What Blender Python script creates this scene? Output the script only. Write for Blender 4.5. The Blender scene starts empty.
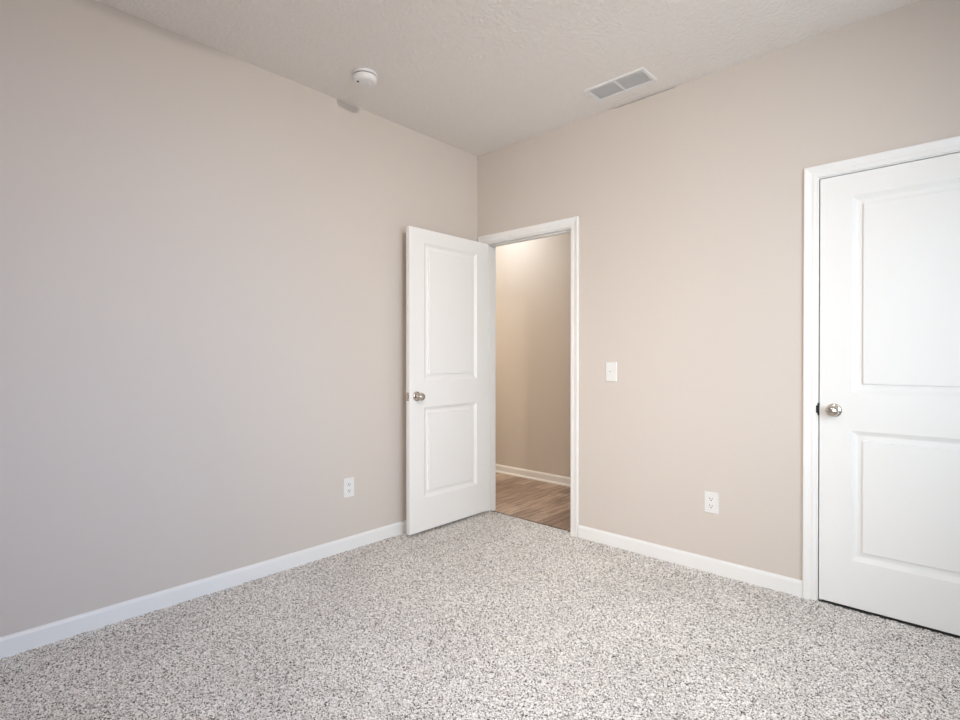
import bpy, bmesh, math, random
import numpy as np
from mathutils import Vector, Matrix

random.seed(7)
S = bpy.context.scene
COL = S.collection
PI = math.pi

# ------------------------------------------------------------------ camera
cam = bpy.data.cameras.new('camera')
camo = bpy.data.objects.new('camera', cam)
COL.objects.link(camo)
S.camera = camo
cam.sensor_width = 36.0
cam.lens = 528.5 / 960 * 36.0
cam.clip_start = 0.05
yaw, pit = -0.74612, -0.00544
fwd = Vector((math.sin(yaw) * math.cos(pit), math.cos(yaw) * math.cos(pit), math.sin(pit)))
camo.location = (2.8033, -3.0008, 1.1860)
camo.rotation_euler = fwd.to_track_quat('-Z', 'Y').to_euler()

# ------------------------------------------------------------------ world, lights, exposure
S.view_settings.view_transform = 'Standard'
S.view_settings.look = 'None'
S.view_settings.gamma = 1
S.view_settings.use_curve_mapping = False
S.view_settings.exposure = -0.06

world = bpy.data.worlds.new('World')
S.world = world
world.use_nodes = True
wn = world.node_tree.nodes
bgn = wn.get('Background') or wn.new('ShaderNodeBackground')
bgn.inputs['Color'].default_value = (0.62, 0.76, 1.0, 1)
bgn.inputs['Strength'].default_value = 1.0


def area(name, loc, aim, sx, sy, power, color, spread=PI):
    l = bpy.data.lights.new(name, 'AREA')
    l.shape = 'RECTANGLE'
    l.size, l.size_y = sx, sy
    l.energy = power
    l.color = color
    l.spread = spread
    o = bpy.data.objects.new(name, l)
    o.location = loc
    o.rotation_euler = (Vector(aim) - Vector(loc)).to_track_quat('-Z', 'Y').to_euler()
    COL.objects.link(o)
    return o


RX, RY, H = 3.70, -3.45, 2.743          # room extents and ceiling height
T = 0.114                               # wall thickness
# daylight through the window behind the camera, beams narrowed and aimed by hand
area('window_daylight', (2.85, RY + 0.03, 1.37), (1.0, 0, 1.0), 1.0, 1.25, 9.3, (1.0, 0.80, 0.60), math.radians(70))
area('window_daylight', (2.85, RY + 0.03, 1.37), (1.2, -0.8, 0), 1.0, 1.25, 4.4, (0.92, 0.94, 1.0), math.radians(60))  # narrow beam added to brighten the carpet
# side window light: wide warm part, aimed cool part, added blue fill
area('window_daylight', (RX - 0.03, -1.7, 1.37), (0, -1.7, 1.37), 1.2, 1.25, 13.0, (1.0, 0.89, 0.76))
area('window_daylight', (RX - 0.03, -1.7, 1.37), (1.5, 0, 1.1), 1.2, 1.25, 17.3, (0.49, 0.75, 0.97), math.radians(110))
area('wall_blue_fill', (RX - 0.03, -1.7, 1.37), (0, -2.85, 0.6), 1.2, 1.25, 7.6, (0.24, 0.54, 1.0), math.radians(70))  # added blue fill aimed at the lower left wall
# lamps: high on the side wall, on the bedroom ceiling, and in the hall
area('high_side_light', (3.42, -2.35, 2.64), (0.0, -0.6, 1.7), 0.10, 0.06, 12.0, (1.0, 0.92, 0.84), math.radians(100))
area('ceiling_fill_light', (2.0, -2.3, 2.64), (2.0, -2.3, 0), 0.34, 0.34, 10.2, (1.0, 0.92, 0.95))  # added ambient fill, no known lamp behind it
area('hall_lamp_or_fill', (-0.54, 0.70, 2.66), (-0.52, 0.73, 0), 0.28, 0.28, 9.4, (0.86, 0.94, 1.0))
area('hall_lamp_or_fill', (-1.90, 0.60, 1.60), (0.30, 1.10, 1.30), 0.6, 1.2, 14.0, (1.0, 0.78, 0.48))  # added warm fill from the hall end, without a fixture

# ------------------------------------------------------------------ materials
def new_mat(name, color, rough=0.5, metallic=0.0, spec=0.5):
    m = bpy.data.materials.new(name)
    m.use_nodes = True
    b = m.node_tree.nodes['Principled BSDF']
    b.inputs['Base Color'].default_value = (*color, 1)
    b.inputs['Roughness'].default_value = rough
    b.inputs['Metallic'].default_value = metallic
    b.inputs['Specular IOR Level'].default_value = spec
    return m


def nd(m, typ, **kw):
    n = m.node_tree.nodes.new(typ)
    for k, v in kw.items():
        if hasattr(n, k):
            setattr(n, k, v)
        else:
            n.inputs[k].default_value = v
    return n


def lk(m, a, ao, b, bi):
    m.node_tree.links.new(a.outputs[ao], b.inputs[bi])


def bsdf(m):
    return m.node_tree.nodes['Principled BSDF']


def noise_bump(m, scale, strength, dist, detail=3.0, ramp=None):
    tc = nd(m, 'ShaderNodeTexCoord')
    n = nd(m, 'ShaderNodeTexNoise', Scale=scale, Detail=detail)
    lk(m, tc, 'Object', n, 'Vector')
    src, so = n, 'Fac'
    if ramp:
        r = nd(m, 'ShaderNodeValToRGB')
        r.color_ramp.elements[0].position = ramp[0]
        r.color_ramp.elements[1].position = ramp[1]
        lk(m, n, 'Fac', r, 'Fac')
        src, so = r, 'Color'
    b = nd(m, 'ShaderNodeBump', Strength=strength, Distance=dist)
    lk(m, src, so, b, 'Height')
    lk(m, b, 'Normal', bsdf(m), 'Normal')


M_wall = new_mat('greige_paint', (0.638, 0.578, 0.526), 0.75, spec=0.25)
noise_bump(M_wall, 160, 0.12, 0.002)
M_ceil = new_mat('ceiling_paint', (0.85, 0.805, 0.765), 0.85, spec=0.2)
noise_bump(M_ceil, 56, 0.46, 0.0055, 2.5, (0.40, 0.64))
M_trim = new_mat('white_trim_paint', (0.84, 0.835, 0.82), 0.38, spec=0.45)
M_door = new_mat('white_door_paint', (0.84, 0.835, 0.82), 0.42, spec=0.45)
noise_bump(M_door, 240, 0.04, 0.001)
M_plate = new_mat('white_plastic', (0.78, 0.775, 0.755), 0.35)
M_plast = new_mat('detector_plastic', (0.82, 0.80, 0.79), 0.4)
M_dark = new_mat('dark_slot', (0.02, 0.02, 0.02), 0.6)
M_backing = new_mat('pale_backing', (0.85, 0.84, 0.83), 0.8)
M_grey = new_mat('grey_recess', (0.16, 0.155, 0.15), 0.7)
M_vent = new_mat('vent_enamel', (0.80, 0.79, 0.78), 0.4)
M_nick = new_mat('satin_nickel', (0.62, 0.57, 0.51), 0.09, 1.0)
M_lamp = bpy.data.materials.new('lamp_glass')
M_lamp.use_nodes = True
_b = bsdf(M_lamp)
_b.inputs['Base Color'].default_value = (0.9, 0.85, 0.75, 1)
_b.inputs['Emission Color'].default_value = (1.0, 0.82, 0.6, 1)
_b.inputs['Emission Strength'].default_value = 2.0
M_glass = new_mat('window_glass', (0.9, 0.95, 1.0), 0.02)
bsdf(M_glass).inputs['Transmission Weight'].default_value = 1.0

# carpet: speckled loop pile, two tuft sizes
M_carp = new_mat('speckled_carpet', (0.5, 0.47, 0.44), 0.95, spec=0.1)
tc = nd(M_carp, 'ShaderNodeTexCoord')
v1 = nd(M_carp, 'ShaderNodeTexVoronoi', Scale=250.0)
v2 = nd(M_carp, 'ShaderNodeTexVoronoi', Scale=120.0)
n3 = nd(M_carp, 'ShaderNodeTexNoise', Scale=2.2, Detail=3.0)
for v in (v1, v2, n3):
    lk(M_carp, tc, 'Object', v, 'Vector')
s1 = nd(M_carp, 'ShaderNodeSeparateColor')
s2 = nd(M_carp, 'ShaderNodeSeparateColor')
lk(M_carp, v1, 'Color', s1, 'Color')
lk(M_carp, v2, 'Color', s2, 'Color')
mx = nd(M_carp, 'ShaderNodeMix', data_type='FLOAT')
mx.inputs[0].default_value = 0.16
lk(M_carp, s1, 'Red', mx, 2)
lk(M_carp, s2, 'Green', mx, 3)
cr = nd(M_carp, 'ShaderNodeValToRGB')
e = cr.color_ramp.elements
e[0].position, e[0].color = 0.10, (0.025, 0.023, 0.022, 1)
e[1].position, e[1].color = 0.88, (1.0, 0.975, 0.94, 1)
q = e.new(0.30); q.color = (0.53, 0.49, 0.455, 1)
q = e.new(0.60); q.color = (0.83, 0.795, 0.755, 1)
lk(M_carp, mx, 0, cr, 'Fac')
mm = nd(M_carp, 'ShaderNodeMapRange')
mm.inputs['From Min'].default_value = 0.3
mm.inputs['From Max'].default_value = 0.7
mm.inputs['To Min'].default_value = 0.93
mm.inputs['To Max'].default_value = 1.05
lk(M_carp, n3, 'Fac', mm, 'Value')
hv = nd(M_carp, 'ShaderNodeVectorMath', operation='SCALE')
lk(M_carp, cr, 'Color', hv, 0)
lk(M_carp, mm, 'Result', hv, 'Scale')
lk(M_carp, hv, 'Vector', bsdf(M_carp), 'Base Color')

# hall laminate: planks running along y
M_wood = new_mat('brown_laminate', (0.3, 0.2, 0.14), 0.38)
tc = nd(M_wood, 'ShaderNodeTexCoord')
mp = nd(M_wood, 'ShaderNodeMapping')
mp.inputs['Rotation'].default_value = (0, 0, PI / 2)
lk(M_wood, tc, 'Object', mp, 'Vector')
br = nd(M_wood, 'ShaderNodeTexBrick', Scale=1.0)
br.offset = 0.37
br.inputs['Brick Width'].default_value = 0.9
br.inputs['Row Height'].default_value = 0.125
br.inputs['Mortar Size'].default_value = 0.0012
br.inputs['Color1'].default_value = (0.54, 0.425, 0.345, 1)
br.inputs['Color2'].default_value = (0.30, 0.215, 0.17, 1)
br.inputs['Mortar'].default_value = (0.07, 0.045, 0.035, 1)
lk(M_wood, mp, 'Vector', br, 'Vector')
mp2 = nd(M_wood, 'ShaderNodeMapping')
mp2.inputs['Scale'].default_value = (22, 2.2, 1)
lk(M_wood, tc, 'Object', mp2, 'Vector')
gn = nd(M_wood, 'ShaderNodeTexNoise', Scale=1.6, Detail=6.0, Roughness=0.65)
lk(M_wood, mp2, 'Vector', gn, 'Vector')
gr = nd(M_wood, 'ShaderNodeValToRGB')
gr.color_ramp.elements[0].position, gr.color_ramp.elements[0].color = 0.30, (0.50, 0.46, 0.44, 1)
gr.color_ramp.elements[1].position, gr.color_ramp.elements[1].color = 0.68, (1.5, 1.46, 1.42, 1)
lk(M_wood, gn, 'Fac', gr, 'Fac')
wm = nd(M_wood, 'ShaderNodeVectorMath', operation='MULTIPLY')
lk(M_wood, br, 'Color', wm, 0)
lk(M_wood, gr, 'Color', wm, 1)
lk(M_wood, wm, 'Vector', bsdf(M_wood), 'Base Color')

# ------------------------------------------------------------------ helpers
def tag(o, label=None, cat=None, group=None, kind=None):
    if label: o['label'] = label
    if cat: o['category'] = cat
    if group: o['group'] = group
    if kind: o['kind'] = kind
    return o


def empty(name, loc=(0, 0, 0), rotz=0.0):
    o = bpy.data.objects.new(name, None)
    o.empty_display_size = 0.05
    o.location = loc
    o.rotation_euler = (0, 0, rotz)
    COL.objects.link(o)
    return o


def link(name, bm, mat, parent=None, smooth=False, loc=None):
    bmesh.ops.recalc_face_normals(bm, faces=bm.faces[:])
    me = bpy.data.meshes.new(name)
    bm.to_mesh(me)
    bm.free()
    me.materials.append(mat)
    if smooth:
        for p in me.polygons:
            p.use_smooth = True
        me.set_sharp_from_angle(angle=math.radians(38))
    o = bpy.data.objects.new(name, me)
    COL.objects.link(o)
    if loc: o.location = loc
    if parent is not None:
        o.parent = parent
    return o


def add_box(bm, x0, x1, y0, y1, z0, z1, bev=0.0, seg=2):
    vs = [bm.verts.new((x, y, z)) for x in (x0, x1) for y in (y0, y1) for z in (z0, z1)]
    a = vs
    fs = [bm.faces.new(f) for f in ((a[0], a[1], a[3], a[2]), (a[4], a[6], a[7], a[5]), (a[0], a[4], a[5], a[1]),
                                    (a[2], a[3], a[7], a[6]), (a[0], a[2], a[6], a[4]), (a[1], a[5], a[7], a[3]))]
    if bev > 0:
        es = list({e for f in fs for e in f.edges})
        bmesh.ops.bevel(bm, geom=es, offset=bev, segments=seg, affect='EDGES', profile=0.5)


def boxes(*bs, bev=0.0):
    bm = bmesh.new()
    for b in bs:
        add_box(bm, *b, bev=bev)
    return bm


def lathe(profile, axis='Z', seg=40, center=(0, 0, 0)):
    """profile: list of (radius, height) turned about an axis."""
    bm = bmesh.new()
    rings = []
    for r, h in profile:
        ring = []
        n = 1 if r < 1e-6 else seg
        for k in range(n):
            t = 2 * PI * k / seg
            p = Vector((r * math.cos(t), r * math.sin(t), h))
            if axis == 'X': p = Vector((p.z, p.x, p.y))
            elif axis == '-Y': p = Vector((p.x, -p.z, p.y))
            ring.append(bm.verts.new(p + Vector(center)))
        rings.append(ring)
    for A, B in zip(rings, rings[1:]):
        for k in range(seg):
            k2 = (k + 1) % seg
            if len(A) == 1 and len(B) == 1: continue
            if len(A) == 1: bm.faces.new((A[0], B[k], B[k2]))
            elif len(B) == 1: bm.faces.new((A[k], A[k2], B[0]))
            else: bm.faces.new((A[k], A[k2], B[k2], B[k]))
    for ring in (rings[0], rings[-1]):
        if len(ring) > 1:
            bm.faces.new(ring)
    return bm


def sweep_straight(profile, p0, p1, ax_out, ax_up, cut0=0.0, cut1=0.0):
    """extrude a closed (out, up) profile from p0 to p1; cuts lengthen the ends in proportion to 'up' (mitres)."""
    bm = bmesh.new()
    p0, p1, ao, au = map(Vector, (p0, p1, ax_out, ax_up))
    d = (p1 - p0).normalized()
    A = [bm.verts.new(p0 + ao * o + au * u - d * (cut0 * u)) for o, u in profile]
    B = [bm.verts.new(p1 + ao * o + au * u + d * (cut1 * u)) for o, u in profile]
    n = len(profile)
    for k in range(n):
        bm.faces.new((A[k], A[(k + 1) % n], B[(k + 1) % n], B[k]))
    bm.faces.new(A)
    bm.faces.new(B)
    return bm


# ------------------------------------------------------------------ room shell
# opening of the doorway to the hall (A) and of the closet door (B)
AX0, AX1, AZ = 0.085, 0.853, 2.046
BX0, BX1, BZ = 2.268, 3.047, 2.050
JT = 0.017                                   # jamb board thickness
HY = 1.165                                   # hall far wall
W = {}


def shell(name, bm, mat, label, cat):
    o = link(name, bm, mat)
    tag(o, label, cat, kind='structure')
    return o


shell('wall_left', boxes((-T, 0, RY - T, 0, -0.05, H)), M_wall,
      'long greige wall on the left, with one outlet near its baseboard', 'wall')
g0, g1 = 1.17, 1.56                           # open drywall seam above the register
a0, a1, b0, b1 = AX0 - JT, AX1 + JT, BX0 - JT, BX1 + JT
shell('wall_right', boxes((-T, a0, 0, T, -0.05, 2.738), (a0, a1, 0, T, AZ + JT, 2.738),
                          (a1, b0, 0, T, -0.05, 2.738), (b0, b1, 0, T, BZ + JT, 2.738),
                          (b1, RX + T, 0, T, -0.05, 2.738),
                          (-T, g0, 0, T, 2.738, H), (g0, g1, 0.03, T, 2.738, H), (g1, RX + T, 0, T, 2.738, H)), M_wall,
      'greige wall with the open doorway and the closed white door', 'wall')
wx0, wx1, wz0, wz1 = 2.30, 3.40, 0.70, 2.05
shell('wall_rear', boxes((0, wx0, RY - T, RY, -0.05, H), (wx1, RX, RY - T, RY, -0.05, H),
                         (wx0, wx1, RY - T, RY, -0.05, wz0), (wx0, wx1, RY - T, RY, wz1, H)), M_wall,
      'greige wall behind the camera, around a wide window', 'wall')
sy0, sy1 = -2.35, -1.05
shell('wall_side', boxes((RX, RX + T, RY - T, sy0, -0.05, H), (RX, RX + T, sy1, 0, -0.05, H),
                         (RX, RX + T, sy0, sy1, -0.05, wz0), (RX, RX + T, sy0, sy1, wz1, H)), M_wall,
      'greige wall to the right of the camera, around a window', 'wall')
shell('ceiling', boxes((-T, RX + T, RY - T, T, H, H + 0.1)), M_ceil,
      'pale textured ceiling over the bedroom with a vent and a smoke detector', 'ceiling')
shell('ceiling_hall', boxes((-2.1, 1.72, T, HY + T, H, H + 0.1)), M_ceil,
      'pale ceiling over the hall beyond the doorway', 'ceiling')
shell('wall_hall', boxes((-2.1, 1.72, HY, HY + T, -0.06, H)), M_wall,
      'warmly lit tan hall wall seen through the doorway', 'wall')
shell('wall_hall_end', boxes((-2.1 - T, -2.1, T, HY + T, -0.06, H)), M_wall, 'tan wall at the left end of the hall', 'wall')
shell('wall_hall_left', boxes((-2.1, -T, 0, T, -0.06, H)), M_wall, 'tan near wall of the hall left of the doorway', 'wall')
shell('wall_closet', boxes((1.72, 1.80, T, HY + T, -0.06, H), (1.80, RX + T, 0.80, 0.88, -0.06, H),
                           (RX + T - 0.05, RX + T, T, 0.80, -0.06, H), (1.80, RX + T, T, 0.80, H, H + 0.1)), M_wall,
      'plain walls of the dark closet behind the closed door', 'wall')
shell('floor_hall', boxes((-2.1, 1.72, 0.046, HY + 0.02, -0.06, -0.012)), M_wood,
      'brown wood plank floor of the hall beyond the doorway', 'floor')

# carpet: one continuous pile surface with real tuft relief
def carpet():
    step = 0.006
    rng = np.random.default_rng(3)
    def grid(x0, x1, y0, y1, vs, fs):
        nx, ny = int((x1 - x0) / step) + 1, int((y1 - y0) / step) + 1
        xs, ys = np.linspace(x0, x1, nx), np.linspace(y0, y1, ny)
        X, Y = np.meshgrid(xs, ys, indexing='ij')
        Z = rng.uniform(-0.0035, 0.0030, X.shape)
        jx = rng.uniform(-0.3, 0.3, X.shape) * step
        jy = rng.uniform(-0.3, 0.3, X.shape) * step
        jx[0, :] = jx[-1, :] = 0; jy[:, 0] = jy[:, -1] = 0
        base = sum(len(v) for v in vs)
        vs.append(np.stack([X + jx, Y + jy, Z], -1).reshape(-1, 3))
        I = (np.arange(nx - 1)[:, None] * ny + np.arange(ny - 1)[None, :]).ravel() + base
        fs.append(np.stack([I, I + ny, I + ny + 1, I + 1], -1))
    vs, fs = [], []
    grid(0.0, RX, RY, 0.0, vs, fs)
    grid(AX0 - 0.001, AX1 + 0.001, 0.0, 0.046, vs, fs)
    V = np.concatenate(vs); F = np.concatenate(fs)
    me = bpy.data.meshes.new('floor')
    me.vertices.add(len(V)); me.vertices.foreach_set('co', V.ravel().astype(np.float32))
    me.loops.add(F.size); me.loops.foreach_set('vertex_index', F.ravel().astype(np.int32))
    me.polygons.add(len(F))
    me.polygons.foreach_set('loop_start', (np.arange(len(F)) * 4).astype(np.int32))
    me.update(calc_edges=True)
    me.polygons.foreach_set('use_smooth', np.ones(len(F), dtype=bool))
    me.materials.append(M_carp)
    o = bpy.data.objects.new('floor', me)
    COL.objects.link(o)
    return tag(o, 'pale grey beige speckled loop pile carpet covering the bedroom floor', 'floor', kind='structure')


carpet()
shell('floor_base', boxes((-T, RX + T, RY - T, 0.046, -0.05, -0.008), (1.80, RX + T, 0.046, 0.88, -0.05, -0.008)), M_grey,
      'bare floor slab beneath the carpet and the closet', 'floor')

# baseboards
BB = [(0, -0.01), (0.0135, -0.01), (0.0135, 0.064), (0.0125, 0.070), (0.0095, 0.0745), (0.0060, 0.0775), (0.0055, 0.080), (0, 0.080)]


def baseboard(name, p0, p1, out, label, prof=BB, z=0):
    o = link(name, sweep_straight(prof, (*p0, z), (*p1, z), (*out, 0), (0, 0, 1)), M_trim)
    tag(o, label, 'baseboard', kind='structure')


baseboard('baseboard_left', (0, RY), (0, -0.0135), (1, 0), 'white baseboard along the foot of the long left wall')
baseboard('baseboard_right', (AX1 + 0.068, 0), (BX0 - 0.062, 0), (0, -1),
          'white baseboard between the doorway and the closed door')
baseboard('baseboard_right_end', (BX1 + 0.062, 0), (RX, 0), (0, -1), 'white baseboard right of the closed door')
baseboard('baseboard_rear', (0.0135, RY), (RX - 0.0135, RY), (0, 1), 'white baseboard under the window behind the camera')
baseboard('baseboard_side', (RX, RY), (RX, -0.0135), (-1, 0), 'white baseboard on the wall right of the camera')
HB = [(0, 0), (0.026, 0), (0.026, 0.008), (0.020, 0.016), (0.0135, 0.019), (0.0135, 0.066), (0.011, 0.074), (0.0055, 0.080), (0.0055, 0.083), (0, 0.083)]
baseboard('baseboard_hall', (-2.1, HY), (1.72, HY), (0, -1), 'white baseboard with shoe moulding along the hall wall', HB, -0.012)

# ------------------------------------------------------------------ door frames
CW = 0.057
CASP = [(0, 0), (0.0085, 0), (0.0100, 0.002), (0.0105, 0.010), (0.0120, 0.013), (0.0120, 0.020), (0.0105, 0.023), (0.0125, 0.034),
        (0.0160, 0.043), (0.0175, 0.048), (0.0178, 0.053), (0.0168, 0.0565), (0.0150, CW), (0, CW)]


def door_frame(name, x0, x1, zt, rev0, rev1, revt, label, stop_y0, left_strike=False, right_strike=False):
    f = empty(name, ((x0 + x1) / 2, 0, 0))
    tag(f, label, 'door frame', kind='structure')
    f_loc = Vector(f.location)
    def P(bm, nm, mat=M_trim, par=f, sm=False):
        bmesh.ops.translate(bm, verts=bm.verts[:], vec=-f_loc)
        return link(nm, bm, mat, par, sm)
    i0, i1, it = x0 - rev0, x1 + rev1, zt + revt
    for y, s in ((0, -1), (T, 1)):
        P(sweep_straight(CASP, (i0, y, -0.006 if s < 0 else -0.012), (i0, y, it), (0, s, 0), (-1, 0, 0), 0, 1), 'side_casing')
        P(sweep_straight(CASP, (i1, y, -0.006 if s < 0 else -0.012), (i1, y, it), (0, s, 0), (1, 0, 0), 0, 1), 'side_casing')
        P(sweep_straight(CASP, (i0, y, it), (i1, y, it), (0, s, 0), (0, 0, 1), 1, 1), 'head_casing')
    jl = P(boxes((x0 - JT, x0, 0, T, -0.012, zt + JT)), 'side_jamb')
    jr = P(boxes((x1, x1 + JT, 0, T, -0.012, zt + JT)), 'side_jamb')
    P(boxes((x0, x1, 0, T, zt, zt + JT)), 'head_jamb')
    y0, y1 = stop_y0, stop_y0 + 0.032
    P(boxes((x0, x0 + 0.010, y0, y1, -0.012, zt), bev=0.002), 'door_stop')
    P(boxes((x1 - 0.010, x1, y0, y1, -0.012, zt), bev=0.002), 'door_stop')
    P(boxes((x0 + 0.010, x1 - 0.010, y0, y1, zt - 0.010, zt), bev=0.002), 'door_stop')
    if left_strike:
        bm = boxes((x0 - 0.002, x0 + 0.0016, -0.006, 0.030, 0.905, 0.963), bev=0.0006)
        add_box(bm, x0 - 0.0075, x0 + 0.0016, -0.0135, -0.0045, 0.916, 0.952, bev=0.002)
        o = P(bm, 'strike_plate', M_dkm)
        o['label'] = 'dark metal strike plate with a lip'
    if right_strike:
        o = P(boxes((x1 - 0.0016, x1 + 0.001, 0.004, 0.032, 0.900, 0.957), bev=0.0005), 'strike_plate', M_nick)
        o['label'] = 'nickel strike plate'
    return f


M_dkm = new_mat('dark_metal', (0.035, 0.04, 0.045), 0.3, 1.0)
door_frame('trim_1', AX0, AX1, AZ, 0.003, 0.006, 0.009,
           'white casing and jambs around the open doorway to the hall', 0.040, right_strike=True)
door_frame('trim_2', BX0, BX1, BZ, 0.004, 0.004, 0.004,
           'white casing and jambs around the closed door at right', 0.040, left_strike=True)
# thin metal strip where carpet meets planks
o = link('trim_3', boxes((AX0, AX1, 0.046, 0.062, -0.012, 0.0005), bev=0.002), new_mat('transition_strip', (0.07, 0.05, 0.04), 0.5))
tag(o, 'thin dark strip where the carpet meets the hall planks', 'threshold', kind='structure')

# ------------------------------------------------------------------ doors
PROF = [(0.0, 0.0), (0.0015, 0.0008), (0.0080, 0.0050), (0.0160, 0.0098), (0.0215, 0.0122), (0.0240, 0.0128), (0.0425, 0.0128),
        (0.0435, 0.0124), (0.0447, 0.0020), (0.0485, 0.0010)]
LW, LT = 0.770, 0.0350


def leaf_mesh(hh):
    """two panel moulded leaf; local u 0..LW along x, z 0..hh, thickness y 0..LT; faces at y=0 and y=LT."""
    bm = bmesh.new()
    e = 0.0015
    st = 0.1265
    us = [e, st, LW - st, LW - e]
    vs = [e, 0.219, 0.830, 1.005, 1.929, hh - e]
    V = {}
    def vert(u, v, y):
        key = (round(u, 6), round(v, 6), round(y, 6))
        if key not in V: V[key] = bm.verts.new((u, y, v))
        return V[key]
    for face in (0, 1):
        Y = (lambda d: d) if face == 0 else (lambda d: LT - d)
        for i in range(3):
            for j in range(5):
                u0, u1, v0, v1 = us[i], us[i + 1], vs[j], vs[j + 1]
                if i == 1 and j in (1, 3):
                    for (a, da), (b, db) in zip(PROF, PROF[1:]):
                        A = [(u0 + a, v0 + a), (u1 - a, v0 + a), (u1 - a, v1 - a), (u0 + a, v1 - a)]
                        B = [(u0 + b, v0 + b), (u1 - b, v0 + b), (u1 - b, v1 - b), (u0 + b, v1 - b)]
                        for m in range(4):
                            n = (m + 1) % 4
                            bm.faces.new((vert(*A[m], Y(da)), vert(*A[n], Y(da)), vert(*B[n], Y(db)), vert(*B[m], Y(db))))
                    bm.faces.new([vert(*p, Y(PROF[-1][1])) for p in B])
                else:
                    bm.faces.new((vert(u0, v0, Y(0)), vert(u1, v0, Y(0)), vert(u1, v1, Y(0)), vert(u0, v1, Y(0))))
    # chamfer and edges, with matching vertices along the rails and stiles
    per = [(u, vs[0], 'b') for u in us] + [(us[-1], v, 'r') for v in vs[1:]] + [(u, vs[-1], 't') for u in us[-2::-1]] + [(us[0], v, 'l') for v in vs[-2:0:-1]]
    def outp(u, v):
        return (0 if u == us[0] else LW if u == us[-1] else u, 0 if v == vs[0] else hh if v == vs[-1] else v)
    n = len(per)
    for m in range(n):
        (u, v, _), (u2, v2, _) = per[m], per[(m + 1) % n]
        a, b = outp(u, v), outp(u2, v2)
        bm.faces.new((vert(u, v, 0), vert(u2, v2, 0), vert(*b, e), vert(*a, e)))
        bm.faces.new((vert(*a, e), vert(*b, e), vert(*b, LT - e), vert(*a, LT - e)))
        bm.faces.new((vert(*a, LT - e), vert(*b, LT - e), vert(u2, v2, LT), vert(u, v, LT)))
    return bm


KNOB = [(0.0, 0.0665), (0.009, 0.0660), (0.0165, 0.0640), (0.0225, 0.0595), (0.0262, 0.0530), (0.0272, 0.0470), (0.0255, 0.0405),
        (0.0205, 0.0345), (0.0150, 0.0305), (0.0120, 0.0265), (0.0115, 0.0160), (0.0135, 0.0120), (0.0260, 0.0095), (0.0310, 0.0065),
        (0.0325, 0.0030), (0.0325, 0.0)]


def door(name, loc, rotz, hh, label, knob_h, hinge_y):
    d = empty(name, loc, rotz)
    tag(d, label, 'door', kind='structure')
    lf = link('door_leaf', leaf_mesh(hh), M_door, d)
    bx = 0.060                                              # backset from the latch edge at u=0
    for side in (0, 1):
        kx = 0.0
        bm = lathe(KNOB[:11], '-Y', 48)
        br_ = lathe(KNOB[10:], '-Y', 48)
        if side == 1:
            for b in (bm, br_):
                bmesh.ops.rotate(b, verts=b.verts[:], cent=(0, 0, 0), matrix=Matrix.Rotation(PI, 3, 'Z'))
        y = 0.0 if side == 0 else LT
        k = link('door_knob', bm, M_nick, d, True, (bx, y, knob_h))
        k['label'] = 'satin nickel round knob'
        r = link('rosette', br_, M_nick, k, True)
    lp = link('latch_plate', boxes((-0.0012, 0.001, LT / 2 - 0.0125, LT / 2 + 0.0125, knob_h - 0.0285, knob_h + 0.0285), bev=0.0005), M_nick, d)
    lp['label'] = 'nickel latch plate on the door edge'
    link('latch_bolt', boxes((-0.010, 0.0, LT / 2 - 0.006, LT / 2 + 0.006, knob_h - 0.009, knob_h + 0.009), bev=0.002), M_nick, lp)
    for hz in (0.18, hh / 2, hh - 0.18):
        bm = lathe([(0, -0.047), (0.005, -0.0455), (0.006, -0.044), (0.006, 0.044), (0.005, 0.0455), (0, 0.047)], 'Z', 16, (LW + 0.0035, hinge_y, hz))
        add_box(bm, LW - 0.0005, LW + 0.0015, 0.004, LT - 0.004, hz - 0.044, hz + 0.044)
        h = link('hinge', bm, M_nick, d, False)
        h['label'] = 'nickel hinge'
    return d


# open door: swung 90 degrees into the room, its latch edge toward the camera, its hall face seen
#   local u=0 (latch edge) -> y=-0.783, u=LW -> y=-0.013 ; local y=0 is the room face (towards the left wall)
HA = 2.042 - 0.022
door('door_1', (0.128, -0.783, 0.022), PI / 2, HA,
     'open white two panel door standing against the left wall beside the doorway', 0.905, LT + 0.005)
door('door_2', (BX0 + 0.0045, 0.001, 0.0115), 0.0, BZ - 0.0035 - 0.0115,
     'closed white two panel door at the right edge', 0.920, -0.005)

# ------------------------------------------------------------------ windows behind the camera
def window(name, c, rotz, w, z0, z1, label):
    t = empty(name, (c[0], c[1], z0), rotz)
    tag(t, label, 'window', kind='structure')
    hh = z1 - z0
    fw = 0.045
    link('window_frame', boxes((-w / 2, -w / 2 + fw, 0, 0.07, 0, hh), (w / 2 - fw, w / 2, 0, 0.07, 0, hh),
                               (-w / 2 + fw, w / 2 - fw, 0, 0.07, 0, fw), (-w / 2 + fw, w / 2 - fw, 0, 0.07, hh - fw, hh)), M_trim, t)
    link('meeting_rail', boxes((-w / 2 + fw, w / 2 - fw, 0.01, 0.06, hh / 2 - 0.02, hh / 2 + 0.02)), M_trim, t)
    link('pane', boxes((-w / 2 + fw, w / 2 - fw, 0.030, 0.034, fw, hh / 2 - 0.02)), M_glass, t)
    link('pane', boxes((-w / 2 + fw, w / 2 - fw, 0.036, 0.040, hh / 2 + 0.02, hh - fw)), M_glass, t)
    return t


window('window_1', ((wx0 + wx1) / 2, RY - 0.03), PI, wx1 - wx0, wz0, wz1, 'white framed window behind the camera')
window('window_2', (RX + 0.03, (sy0 + sy1) / 2), -PI / 2, sy1 - sy0, wz0, wz1, 'white framed window in the wall right of the camera')

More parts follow.
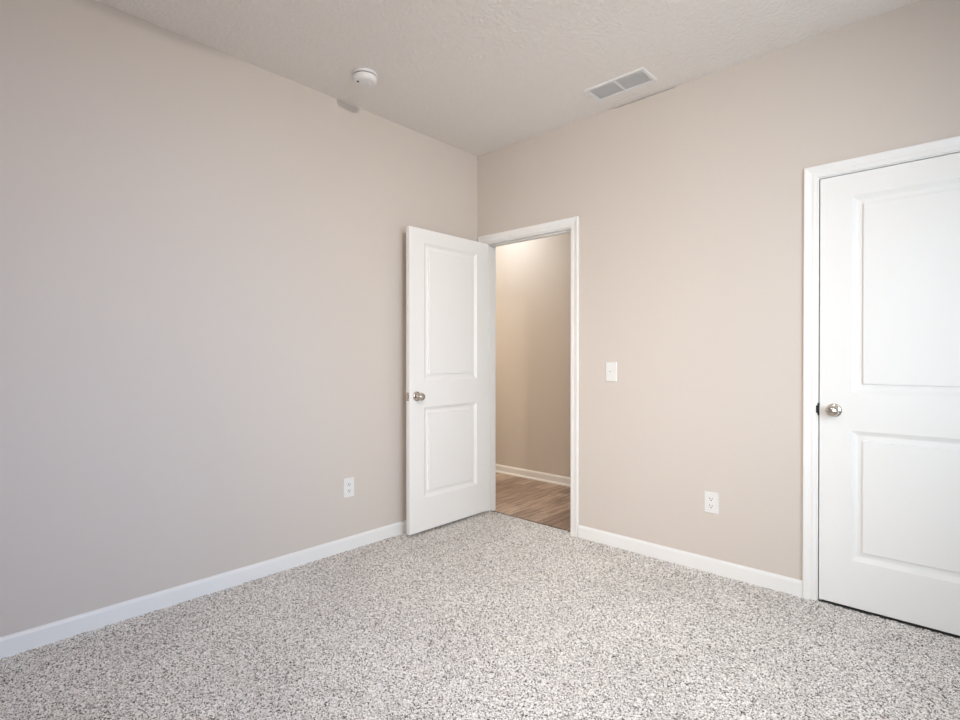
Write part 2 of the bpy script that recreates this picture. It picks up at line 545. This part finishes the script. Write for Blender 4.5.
# ------------------------------------------------------------------ wall plates (local: face towards -y, z up, centre at origin)
def rounded_plate(w, h, d, face=0.0035, r=0.004):
    bm = bmesh.new()
    def ring(w_, h_, y, r_):
        out = []
        for cx, cz, a0 in ((1, 1, 0), (-1, 1, 90), (-1, -1, 180), (1, -1, 270)):
            for k in range(5):
                a = math.radians(a0 + k * 22.5)
                out.append(bm.verts.new(((w_ / 2 - r_) * cx + r_ * math.cos(a), y, (h_ / 2 - r_) * cz + r_ * math.sin(a))))
        return out
    R = [ring(w, h, 0, r), ring(w, h, -d * 0.45, r), ring(w - 0.0015, h - 0.0015, -d * 0.72, r), ring(w - face * 1.6, h - face * 1.6, -d, r)]
    for A, B in zip(R, R[1:]):
        n = len(A)
        for k in range(n):
            bm.faces.new((A[k], A[(k + 1) % n], B[(k + 1) % n], B[k]))
    bm.faces.new(R[0]); bm.faces.new(R[-1])
    return bm


def outlet(loc, rotz, label, proto=None):
    if proto is not None:
        t = proto.copy(); COL.objects.link(t)
        t.location = loc; t.rotation_euler = (0, 0, rotz)
        t['label'] = label
        for ch in proto.children:
            c = ch.copy(); COL.objects.link(c); c.parent = t
            for g in ch.children:
                s = g.copy(); COL.objects.link(s); s.parent = c
        return t
    t = empty('wall_outlet', loc, rotz)
    tag(t, label, 'outlet', 'duplex wall outlets')
    D = 0.0065
    link('cover_plate', rounded_plate(0.076, 0.117, D), M_plate, t, False)
    for s in (1, -1):
        bm = bmesh.new()
        # receptacle face: round with flat top and bottom
        pts = []
        for k in range(36):
            a = 2 * PI * k / 36
            pts.append((0.0172 * math.cos(a), max(-0.0138, min(0.0138, 0.0172 * math.sin(a)))))
        A = [bm.verts.new((x, -D + 0.0005, z)) for x, z in pts]
        B = [bm.verts.new((x * 0.97, -D - 0.0018, z * 0.97)) for x, z in pts]
        for k in range(36):
            bm.faces.new((A[k], A[(k + 1) % 36], B[(k + 1) % 36], B[k]))
        bm.faces.new(A); bm.faces.new(B)
        rc = link('receptacle', bm, M_plate, t, False, (0, 0, s * 0.0195))
        sl = boxes((-0.0080, -0.0050, -D - 0.0020, -D - 0.0005, -0.001, 0.0085), (0.0050, 0.0080, -D - 0.0020, -D - 0.0005, 0.0, 0.0075))
        q = link('slot', sl, M_dark, rc); q['label'] = 'two dark blade slots'
        q = link('ground_hole', lathe([(0.0034, D + 0.0004), (0.0034, D + 0.0020)], '-Y', 16, (0, 0, -0.0065)), M_dark, rc)
        q['label'] = 'dark round ground hole'
    link('screw', lathe([(0.0032, D - 0.001), (0.0032, D + 0.0006), (0.0, D + 0.0012)], '-Y', 18), M_plate, t, True)
    return t


oA = outlet((1.7665, 0, 0.3855), 0.0, 'white outlet low on the right wall, near the closed door')
outlet((0, -1.1615, 0.383), PI / 2, 'white outlet low on the left wall, left of the open door', oA)

sw = empty('light_switch', (1.1555, 0, 1.094))
tag(sw, 'white toggle light switch on the wall right of the open doorway', 'switch')
link('cover_plate', rounded_plate(0.076, 0.121, 0.0065), M_plate, sw, False)
link('toggle_slot', boxes((-0.0052, 0.0052, -0.0070, -0.0055, -0.012, 0.012)), M_plate, sw)
bm = boxes((-0.0042, 0.0042, -0.017, 0.0, -0.0045, 0.0045), bev=0.0012)
bmesh.ops.rotate(bm, verts=bm.verts[:], cent=(0, 0, 0), matrix=Matrix.Rotation(math.radians(-28), 3, 'X'))
bmesh.ops.translate(bm, verts=bm.verts[:], vec=(0, -0.003, 0.001))
link('toggle', bm, M_plate, sw, True)
for s in (1, -1):
    link('screw', lathe([(0.0032, 0.0055), (0.0032, 0.0071), (0.0, 0.0077)], '-Y', 18, (0, 0, s * 0.030)), M_plate, sw, True)

# ------------------------------------------------------------------ smoke detector
sd = empty('smoke_detector', (0.357, -1.288, H))
tag(sd, 'round white smoke detector on the ceiling near the left wall', 'smoke detector')
link('mounting_base', lathe([(0.0, 0.0), (0.067, 0.0), (0.068, -0.003), (0.068, -0.010), (0.066, -0.013), (0.0, -0.013)], 'Z', 64), M_plast, sd, True)
v = link('vent_ring', lathe([(0.059, -0.012), (0.059, -0.0185)], 'Z', 64), M_grey, sd, True)
v['label'] = 'dark vent slot around the body'
link('body', lathe([(0.060, -0.0175), (0.0640, -0.0185), (0.0648, -0.024), (0.0630, -0.037), (0.057, -0.0445), (0.051, -0.0475), (0.030, -0.0490), (0.0, -0.0495)], 'Z', 64), M_plast, sd, True)
link('test_button', lathe([(0.0135, -0.0485), (0.0135, -0.0512), (0.0120, -0.0522), (0.0, -0.0528)], 'Z', 32, (0.012, 0.016, 0)), M_plast, sd, True)
b = link('sounder_hole', lathe([(0.0070, -0.0460), (0.0070, -0.0498), (0.0, -0.0502)], 'Z', 20, (-0.012, -0.037, 0)), M_dark, sd, True)
b['label'] = 'small black sounder opening'

# ------------------------------------------------------------------ ceiling register
cv = empty('ceiling_vent', (1.3315, -0.2285, H))
tag(cv, 'white two section louvred air vent on the ceiling near the right wall', 'vent')
L2, W2, BO = 0.186, 0.0905, 0.024
bm = bmesh.new()
def frame_ring(hx, hy, z):
    return [bm.verts.new((sx * hx, sy * hy, z)) for sx, sy in ((-1, -1), (1, -1), (1, 1), (-1, 1))]
R = [frame_ring(L2, W2, 0), frame_ring(L2, W2, -0.0015), frame_ring(L2 - 0.005, W2 - 0.005, -0.0065),
     frame_ring(L2 - BO + 0.003, W2 - BO + 0.003, -0.0065), frame_ring(L2 - BO, W2 - BO, -0.004), frame_ring(L2 - BO, W2 - BO, 0)]
for A, B in zip(R, R[1:]):
    for k in range(4):
        bm.faces.new((A[k], A[(k + 1) % 4], B[(k + 1) % 4], B[k]))
link('vent_frame', bm, M_vent, cv)
link('divider', boxes((-0.008, 0.008, -W2 + BO, W2 - BO, -0.006, 0.0), bev=0.0015), M_vent, cv)
b = link('vent_backing', boxes((-L2 + BO, L2 - BO, -W2 + BO, W2 - BO, -0.0012, -0.0002)), M_backing, cv)  # flat sheet in place of a duct, tone tuned for the louvre gaps
b['label'] = 'flat pale sheet behind the louvres'
for x0, x1 in ((-L2 + BO, -0.008), (0.008, L2 - BO)):
    bm = bmesh.new()
    n = 11
    for k in range(n):
        y = -W2 + BO + (k + 0.5) * (2 * (W2 - BO) / n)
        tmp = bmesh.new()
        add_box(tmp, x0, x1, -0.0044, 0.0044, -0.0005, 0.0005)
        bmesh.ops.rotate(tmp, verts=tmp.verts[:], cent=(0, 0, 0), matrix=Matrix.Rotation(math.radians(17), 3, 'X'))
        bmesh.ops.translate(tmp, verts=tmp.verts[:], vec=(0, y, -0.0040))
        me = bpy.data.meshes.new('tmp'); tmp.to_mesh(me); tmp.free()
        bm.from_mesh(me); bpy.data.meshes.remove(me)
    link('louvre_panel', bm, M_vent, cv)
for s in (-1, 1):
    link('screw', lathe([(0.0035, -0.0060), (0.0035, -0.0072), (0.0, -0.0080)], 'Z', 16, (s * (L2 - 0.012), 0, 0)), M_vent, cv, True)

# ------------------------------------------------------------------ unseen lamps: hall one inferred, bedroom fixtures added around the lights
def flush_lamp(loc, label, r):
    hl = empty('unseen_ceiling_lamp', loc)
    tag(hl, label, 'lamp')
    link('lamp_base', lathe([(0, 0), (r, 0), (r, -0.025), (0, -0.025)], 'Z', 40), M_vent, hl, True)
    link('lamp_shade', lathe([(0.0, -0.025), (r * 0.94, -0.025), (r * 0.95, -0.04), (r * 0.8, -0.06), (r * 0.5, -0.070), (0, -0.073)], 'Z', 40), M_lamp, hl, True)


flush_lamp((-0.54, 0.70, H), 'round flush lamp on the hall ceiling to the left of the doorway', 0.15)
flush_lamp((2.0, -2.3, H), 'added round flush lamp around the bedroom ceiling fill light', 0.19)  # lamp body added to house the ceiling fill
wl = empty('added_wall_lamp', (RX, -2.35, 2.64))  # sconce added to house the high side light
tag(wl, 'added small lamp around the light high on the wall right of the camera', 'lamp')
link('backplate', boxes((-0.02, 0, -0.06, 0.06, -0.06, 0.06), bev=0.004), M_nick, wl)
link('arm', lathe([(0.008, -0.02), (0.008, -0.20)], 'X', 16), M_nick, wl, True)
link('lamp_shade', lathe([(0.0, -0.255), (0.03, -0.255), (0.055, -0.20), (0.0, -0.195)], 'X', 32), M_lamp, wl, True)
